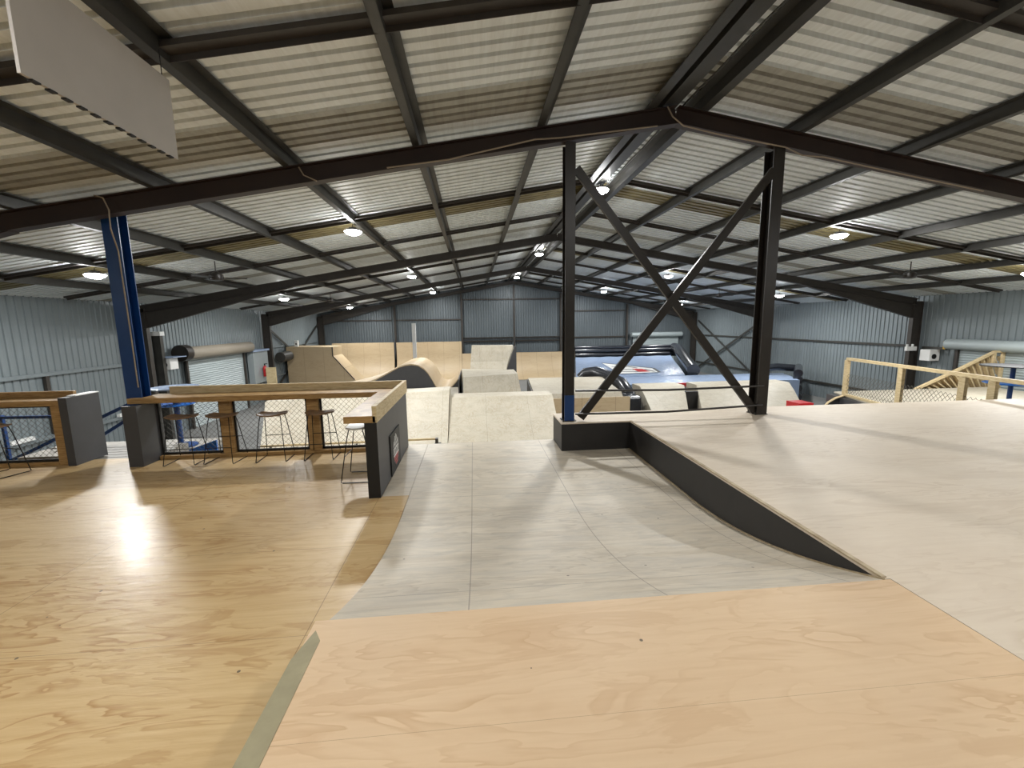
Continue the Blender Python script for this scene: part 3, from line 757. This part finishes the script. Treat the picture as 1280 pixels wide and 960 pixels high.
# A: valley ramp right beyond the lower deck
def valley(x0, x1, zt0, zt1, name_label, y_top=12.1, n=6, mat='ply_pale', slant=0.0):
    xs = [lerp(x0, x1, i/(n-1)) for i in range(n)]
    rows = []
    def row(y, f, s=0):
        r = []
        for i, x in enumerate(xs):
            zt = lerp(zt0, zt1, i/(n-1)); r.append((x + (1-i/(n-1))*slant*(1-min(max((y-7.5)/4.6, 0), 1)), y, f(zt)))
        return r
    prof = [(7.52, 0.0, 'a'), (7.8, 0.06, 'a'), (8.2, 0.3, 'a'), (8.6, 0.58, 'a'), (9.0, 0.82, 'a'), (9.5, 0.97, 'a')]
    zv = -1.62
    for y, k, _ in prof: rows.append(row(y, lambda zt, k=k: lerp(LOW-0.03, zv, k)))
    m_ = 14
    for i in range(m_+1):
        u = i/m_; y = lerp(9.9, y_top, u)
        k = u**1.55
        rows.append(row(y, lambda zt, k=k: lerp(zv, zt, k)))
    rows.append(row(y_top+0.08, lambda zt: zt+0.012))
    rows.append(row(y_top+0.8, lambda zt: zt+0.0))
    rows.append(row(y_top+2.3, lambda zt: G+0.02))
    return B().solidgrid(rows, G)
tag(obj('valley_ramp', valley(-0.72, 2.25, -0.46, -0.46, ''), M['ply_pale'], smooth=True), 'wide pale plywood quarter facing the camera beyond the lower deck', 'ramp')
tag(obj('bank_ramp', valley(-5.75, -0.73, -0.42, -0.24, '', n=8, slant=1.4), M['ply_pale'], smooth=True), 'long pale plywood bank behind the bar mesh', 'ramp')
t = thing('coping_rail', (-1.3, 9.25, -1.5), 'pale pipe rail with grey end bracket beyond the lower deck by the bar', 'rail')
obj('pipe', B().tube([(-4.6, 9.3, -0.90), (-0.9, 9.3, -0.88)], 0.025, 8), M['pine'], t)
obj('bracket', B().box(-0.92, -0.78, 9.22, 9.36, -1.10, -0.98).box(-0.90, -0.84, 9.24, 9.34, -1.0, -0.86), M['black_steel'], t)
for xx in (-4.4, -2.6, -0.86): obj('support', B().box(xx-0.02, xx+0.02, 9.28, 9.32, -1.62, -0.92), M['steel'], t)

# B: box with tilted top
t = thing('jump_box', (0.6, 17.2, G), 'pale plywood box ramp in the centre, behind the wide quarter', 'ramp')
b = B().solidgrid([[(-0.42, 14.6, -2.0), (1.75, 14.6, -1.95)], [(-0.42, 15.0, -1.3), (1.72, 15.0, -1.2)], [(-0.42, 15.5, -0.30), (1.58, 15.5, -0.21)], [(-0.48, 17.2, -0.27), (1.6, 17.2, -0.24)], [(-0.55, 19.0, -0.36), (1.5, 19.0, -0.45)]], G)
obj('ramp_surface', b, M['ply_pale'], t)
obj('side_panel', B().prism([(15.4, G), (15.52, -0.38), (19.0, -0.44), (19.0, G)], 'x', -0.60, -0.56), M['charcoal'], t)

# C: the hump
hp = [(-6.2, -1.05), (-5.4, -0.9), (-4.7, -0.74), (-4.4, -0.66), (-3.85, -0.46), (-3.5, -0.29), (-3.22, -0.14), (-2.95, 0.0), (-2.7, 0.07), (-2.45, 0.095), (-2.2, 0.05), (-1.98, -0.09), (-1.82, -0.28), (-1.68, -0.52), (-1.55, -0.78),
      (-1.42, -0.93), (-1.25, -0.985), (-1.07, -0.95), (-0.9, -0.82), (-0.75, -0.66), (-0.62, -0.50)]
t = thing('camel_hump', (-3.2, 18, G), 'curved plywood hump with dark grey side, left of the box ramp', 'ramp')
obj('side_panel', B().prism([(x, z-0.05) for x, z in hp] + [(-0.62, G), (-6.2, G)], 'y', 17.0, 17.05), M['charcoal'], t)
rows = [[(x, 16.98, z) for x, z in hp], [(x, 20.2, z) for x, z in hp]]
low = [[(x, y, z-0.05) for x, y, z in r] for r in rows]
b = B().grid(rows).grid(low)
b.grid([rows[0], low[0]]).grid([rows[1], low[1]])
obj('ramp_surface', b, M['ply_tan'], t, smooth=True)
obj('back_panel', B().prism([(x, z-0.06) for x, z in hp] + [(-0.62, G), (-6.2, G)], 'y', 20.1, 20.15), M['charcoal'], t)
tag(obj('landing_ledge', B().box(-4.6, -0.6, 14.5, 16.9, G, -0.86), M['ply_pale']), 'pale ledge in front of the dark-sided hump', 'ramp')

# E: leaning wedge behind
t = thing('wedge_ramp', (1.0, 22.8, G), 'tall leaning plywood wedge with dark triangular side, centre back', 'ramp')
b = B().solidgrid([[(-0.3, 20.9, -1.9), (1.4, 20.9, -1.9)], [(-0.22, 21.9, -0.9), (1.62, 21.9, -0.9)], [(-0.17, 22.2, -0.35), (1.78, 22.2, -0.35)], [(-0.1, 22.45, 0.47), (2.08, 22.45, 0.44)], [(-0.1, 23.3, 0.47), (2.08, 23.3, 0.44)]], G)
obj('ramp_surface', b, M['ply_pale'], t)
obj('side_panel', B().prism([(1.64, -0.95), (2.12, 0.44), (2.20, 0.42), (2.20, -1.0), (2.2, G), (1.5, G)], 'y', 22.0, 22.3), M['charcoal'], t)

# F: low platform on the right of the box
t = thing('platform_ramp', (3.8, 17, G), 'low plywood platform with dark left side, seen behind the blue column foot', 'ramp')
b = B().solidgrid([[(2.15, 14.4, -2.2), (5.6, 14.4, -2.2)], [(2.13, 15.0, -0.93), (5.35, 15.0, -0.92)], [(2.5, 19.6, -0.93), (6.0, 19.6, -0.95)]], G)
obj('ramp_surface', b, M['ply_pale'], t)
obj('front_panel', B().box(2.12, 5.42, 14.3, 14.36, G, -0.98), M['ply_tan'], t)
obj('side_panel', B().add([(2.12, 14.9, G), (2.12, 14.98, -0.98), (2.48, 19.6, -0.98), (2.48, 19.6, G), (2.08, 14.9, G), (2.08, 14.98, -0.98), (2.44, 19.6, -0.98), (2.44, 19.6, G)], [(0, 1, 2, 3), (7, 6, 5, 4), (0, 4, 5, 1), (1, 5, 6, 2), (2, 6, 7, 3), (3, 7, 4, 0)]), M['charcoal'], t)

# back plywood walls
def backwall(x0, x1, zt, label, mat='ply_tan', y=33.2):
    rows = []
    r = 1.9
    rows.append([(x0, y, zt), (x1, y, zt)])
    for i in range(9):
        a = i/8*math.pi/2
        rows.append([(x0, y-r*(1-math.cos(a)), G+0.02+r*(1-math.sin(a))), (x1, y-r*(1-math.cos(a)), G+0.02+r*(1-math.sin(a)))])
    bk = [[(q[0], y+0.12, q[2]) for q in rr] for rr in rows]
    b = B().grid(rows).grid(bk).grid([rows[0], bk[0]])
    for j in (0, 1): b.grid([[rr[j] for rr in rows], [rr[j] for rr in bk]])
    tag(obj('back_quarter', b, M[mat], smooth=True), label, 'ramp', 'plywood quarters along the far gable wall')
backwall(-10.6, -6.05, 0.28, 'tall tan plywood quarter at the far wall, beside the left tower')
backwall(-5.85, -0.92, 0.26, 'tall tan plywood quarter at the far wall, behind the hump')
backwall(-0.90, 7.4, -1.08, 'lower tan plywood quarter at the far wall, behind the leaning wedge')
t = thing('start_tower', (-9.6, 29, G), 'tall tan plywood tower with sloping right edge at the far left', 'ramp')
tw = [(-11.74, G), (-11.74, 0.32), (-8.95, 0.27), (-8.95, -0.30), (-7.7, -1.82), (-7.2, -2.3), (-6.9, G)]
obj('front_wall', B().prism(tw, 'y', 28.0, 30.0), M['ply_tan'], t)
obj('edge_trim', B().beam((-8.93, 27.98, 0.27), (-8.93, 27.98, -0.32), 0.06, 0.05).beam((-8.93, 27.98, -0.30), (-7.68, 27.98, -1.84), 0.05, 0.05, (0, 1, 0)), M['steel'], t)
tag(obj('white_pipe', B().box(-4.28, -4.03, 30.6, 30.75, G, 1.7), M['white']), 'tall white square pipe standing at the far left quarter', 'pipe')
t = thing('camera_unit', (-11.2, 28.2, 0.31), 'small white device standing on the plywood tower', 'device')
obj('body', B().box(-11.3, -11.08, 28.2, 28.35, 0.325, 0.72), M['white'], t, bevel=0.02)
obj('lens_opening', B().tube([(-11.19, 28.195, 0.5), (-11.19, 28.18, 0.5)], 0.05, 10), M['black'], t)

# airbags
def pillow(rows, zb):
    return B().solidgrid(rows, zb)
t = thing('landing_airbag', (10, 27, G), 'large blue landing airbag with black inflated walls and a white and red badge', 'airbag')
rows = []
for i in range(9):
    u = i/8; y = lerp(23.8, 31.4, u); xa = lerp(5.8, 7.6, u); xb = lerp(12.3, 15.0, u)
    rows.append([(lerp(xa, xb, j/16), y, lerp(-1.52, -1.02, u) + 0.02*math.sin(j*2.3+i) ) for j in range(17)])
obj('bag_top', pillow(rows, G), M['vinyl_blue'], t, smooth=True)
for k, (z_, r_) in enumerate(((-0.92, 0.19), (-0.58, 0.17), (-0.33, 0.12))):
    obj('back_tube', B().tube([(7.65, 31.9, z_), (15.5, 31.9, z_)], r_, 14), M['vinyl_black'], t, smooth=True)
obj('side_tube', B().tube([(15.5, 31.9, -0.45), (15.4, 31.0, -0.5), (13.4, 25.6, -1.05), (12.7, 23.6, -1.25)], 0.36, 14), M['vinyl_black'], t, smooth=True)
obj('side_wall', B().add([(15.5, 31.9, -0.5), (12.7, 23.6, -1.3), (12.7, 23.6, G), (15.5, 31.9, G), (15.7, 31.9, -0.5), (12.9, 23.6, -1.3), (12.9, 23.6, G), (15.7, 31.9, G)], [(0, 1, 2, 3), (7, 6, 5, 4), (0, 4, 5, 1), (1, 5, 6, 2), (2, 6, 7, 3), (3, 7, 4, 0)]), M['vinyl_black'], t)
# badge lying on the bag
def onbag(x, y): return (x, y, lerp(-1.52, -1.02, (y-23.8)/7.6)+0.035)
def deco(pts, dz=0.0, th=0.004):
    b = B(); q = [onbag(*p) for p in pts]; n = len(q)
    b.add([(a, c, z+dz) for a, c, z in q] + [(a, c, z+dz+th) for a, c, z in q], [list(range(n))[::-1], [i+n for i in range(n)]] + [(i, (i+1) % n, (i+1) % n+n, i+n) for i in range(n)])
    return b
bd = obj('badge', deco([(8.7, 28.3), (11.2, 25.9), (11.0, 24.6), (8.6, 24.4)]), M['white'], t)
b = B()
for p, q in (((8.7, 28.4), (11.3, 25.95)), ((11.3, 25.95), (11.1, 24.6)), ((8.9, 26.9), (9.8, 26.6)), ((9.0, 25.9), (9.9, 25.6)), ((9.8, 27.0), (10.3, 26.1)), ((8.8, 25.1), (9.9, 24.9)), ((10.6, 25.6), (10.9, 24.8))):
    b.beam(tuple(Vector(onbag(*p))+Vector((0, 0, .008))), tuple(Vector(onbag(*q))+Vector((0, 0, .008))), 0.16, 0.008)
obj('badge_lines', b, M['black'], bd)
obj('badge_red', deco([(9.9, 25.9), (10.5, 25.7), (10.6, 24.8), (9.9, 24.8)], 0.012).add([onbag(9.2, 27.5), onbag(9.6, 27.1), onbag(9.9, 27.2)], [(0, 1, 2)]), M['red'], bd)
t = thing('front_airbag', (12, 21.3, G), 'lower blue airbag with black end tubes behind the row of plywood banks', 'airbag')
rows = [[(lerp(7.2, 16.0+i*0.5, j/12), lerp(19.5, 23.3, i/4), lerp(-1.36, -1.50, i/4)+0.015*math.sin(j*1.9+i*2)) for j in range(13)] for i in range(5)]
obj('bag_top', pillow(rows, G), M['vinyl_blue'], t, smooth=True)
for z_, r_ in ((-1.08, 0.2), (-1.42, 0.22), (-1.85, 0.22), (-2.3, 0.24)):
    obj('end_tube', B().tube([(16.3, 20.0, z_-0.02), (17.9, 22.0, z_+0.05)], r_, 14), M['vinyl_black'], t, smooth=True)
obj('arm_tube', B().tube([(16.2, 22.2, -1.05), (16.9, 22.4, -1.02), (17.9, 22.1, -1.1)], 0.2, 12), M['vinyl_black'], t, smooth=True)
obj('red_edge', B().box(9.4, 11.6, 19.35, 19.45, -1.5, -1.33), M['red'], t)
# black inflated corner between the platform and the banks
t = thing('inflated_corner', (6.2, 18.5, G), 'black inflated tube corner beside the platform', 'airbag')
obj('tube', B().tube([(5.3, 20.6, -1.15), (5.5, 20.5, -0.9), (5.9, 20.2, -0.82), (6.3, 19.4, -0.95), (6.55, 18.4, -1.15), (6.6, 17.6, -1.5), (6.62, 17.2, -2.3)], 0.3, 14), M['vinyl_black'], t, smooth=True)
obj('side_block', B().box(6.15, 6.8, 16.6, 18.2, G, -1.40), M['vinyl_black'], t, bevel=0.1)

# H: row of plywood banks
def bank(xt0, xt1, xb0, xb1, label):
    rows = [[(xb0, 14.6, -2.3), (xb1, 14.6, -2.3)], [(xb0+.02, 15.5, -1.86), (xb1+.02, 15.5, -1.86)], [(lerp(xb0, xt0, .6), 17.0, -1.42), (lerp(xb1, xt1, .6), 17.0, -1.42)], [(xt0, 18.0, -1.22), (xt1, 18.0, -1.22)], [(xt0, 18.9, -1.22), (xt1, 18.9, -1.22)]]
    tag(obj('bank_ramp', B().solidgrid(rows, G), M['ply_pale']), label, 'ramp', 'row of plywood banks before the airbags')
bank(7.25, 9.28, 6.75, 8.2, 'plywood bank framed by the X brace, left of the dark gap')
bank(9.85, 14.25, 8.75, 12.95, 'wide plywood bank behind the right black column')
tag(obj('bank_gap_panel', B().box(8.9, 9.40, 17.0, 17.2, G, -1.35), M['black_ply']), 'black panel closing the gap between the two plywood banks', 'panel')

# right side: low platform with timber rail
t = thing('rail_platform', (12, 10, G), 'white plywood platform behind the pine railing on the right', 'platform')
obj('platform_top', B().prism([(9.6, 7.6), (17.9, 7.6), (17.9, 13.2), (12.1, 13.2), (11.78, 12.45), (10.5, 7.9)], 'z', -0.86, -0.82), M['ply_pale'], t)
obj('platform_base', B().prism([(10.6, 7.7), (17.8, 7.7), (17.8, 13.1), (11.75, 13.1)], 'z', G, -0.87), M['charcoal'], t)
rimp = [(10.9, -1.5), (11.0, -1.25), (11.2, -1.02), (11.45, -0.88), (11.7, -0.82)]
obj('curved_rim', B().tube([(x, 12.4, z) for x, z in rimp], 0.035, 6), M['pine'], t)
obj('side_panel', B().prism([(10.9, G)] + [(x, z-0.02) for x, z in rimp] + [(12.6, -0.84), (12.6, G)], 'y', 12.42, 12.5), M['charcoal'], t)
tag(obj('red_mat', B().box(11.2, 11.75, 13.6, 14.2, G, -1.28), M['red']), 'red mat edge beside the platform behind the right deck', 'mat')
t = thing('timber_railing', (11.1, 9.8, -0.82), 'pale pine railing with mesh infill along the right platform', 'railing')
RA, RB = Vector((11.77, 12.43, 0)), Vector((10.25, 6.9+0.75, 0))
RB = Vector((10.62, 7.62, 0))
def rp(f): return RA.lerp(RB, f)
ext = RA.lerp(RB, 1.0)
RC = RA.lerp(RB, 1.17)
obj('top_rail', B().beam((RA.x, RA.y, 0.36), (RC.x, RC.y, 0.36), 0.1, 0.08), M['pine'], t)
obj('post', B().beam((RC.x, RC.y, 0.0), (RC.x, RC.y, 0.32), 0.09, 0.09, (0, 1, 0)), M['pine'], t)
obj('bottom_rail', B().beam((RA.x, RA.y, -0.78), (RB.x, RB.y, -0.78), 0.08, 0.07), M['pine'], t)
for f in (0.0, 0.46, 0.83, 0.97):
    q = rp(f); obj('post', B().beam((q.x, q.y, -0.82), (q.x, q.y, 0.32), 0.09, 0.13, (0, 1, 0)), M['pine'], t)
# wire infill, built flat and turned into the rail line
d = (RB-RA); ln = d.length
cb = chainlink(0, ln, 0, -0.74, -0.10, 0.09, 0.003)
ang = math.atan2(d.y, d.x)
cb.xform(Matrix.Translation(RA) @ Matrix.Rotation(ang, 4, 'Z'))
obj('wire_mesh', cb, M['mesh_wire'], t)
# timber stair frame on the right
t = thing('timber_ramp_frame', (17.2, 13.6, G), 'open pine-framed ramp side with diagonal boards by the right roller door', 'ramp')
out = [(15.2, -0.86), (16.8, -0.19), (18.1, 0.40), (18.45, 0.40), (18.45, -0.9)]
fb = B()
for p, q in zip(out, out[1:3] + out[3:]): fb.beam((p[0], 13.3, p[1]), (q[0], 13.3, q[1]), 0.1, 0.07)
fb.beam((18.1, 13.3, 0.38), (18.1, 13.3, -0.1), 0.08, 0.08, (0, 1, 0))
obj('frame', fb, M['pine'], t)
db = B()
for i in range(14):
    x = 15.6+i*0.22; zt = -0.86+(x-15.2)*0.42
    zt = min(zt, 0.28)
    db.beam((x, 13.42, zt-0.06), (x+0.5, 13.42, -0.9), 0.04, 0.11, (0, 1, 0))
obj('diagonal_boards', db, M['pine'], t)
obj('backing', B().prism([(15.4, G), (15.4, -0.9), (18.1, 0.25), (18.4, 0.25), (18.4, G)], 'y', 13.5, 13.55), M['ply_tan'], t)
hightable(14.1, 9.9, 0.35, -0.14, -0.82, M['black'], 'round black high table with a blue ring behind the right railing', 0.62)
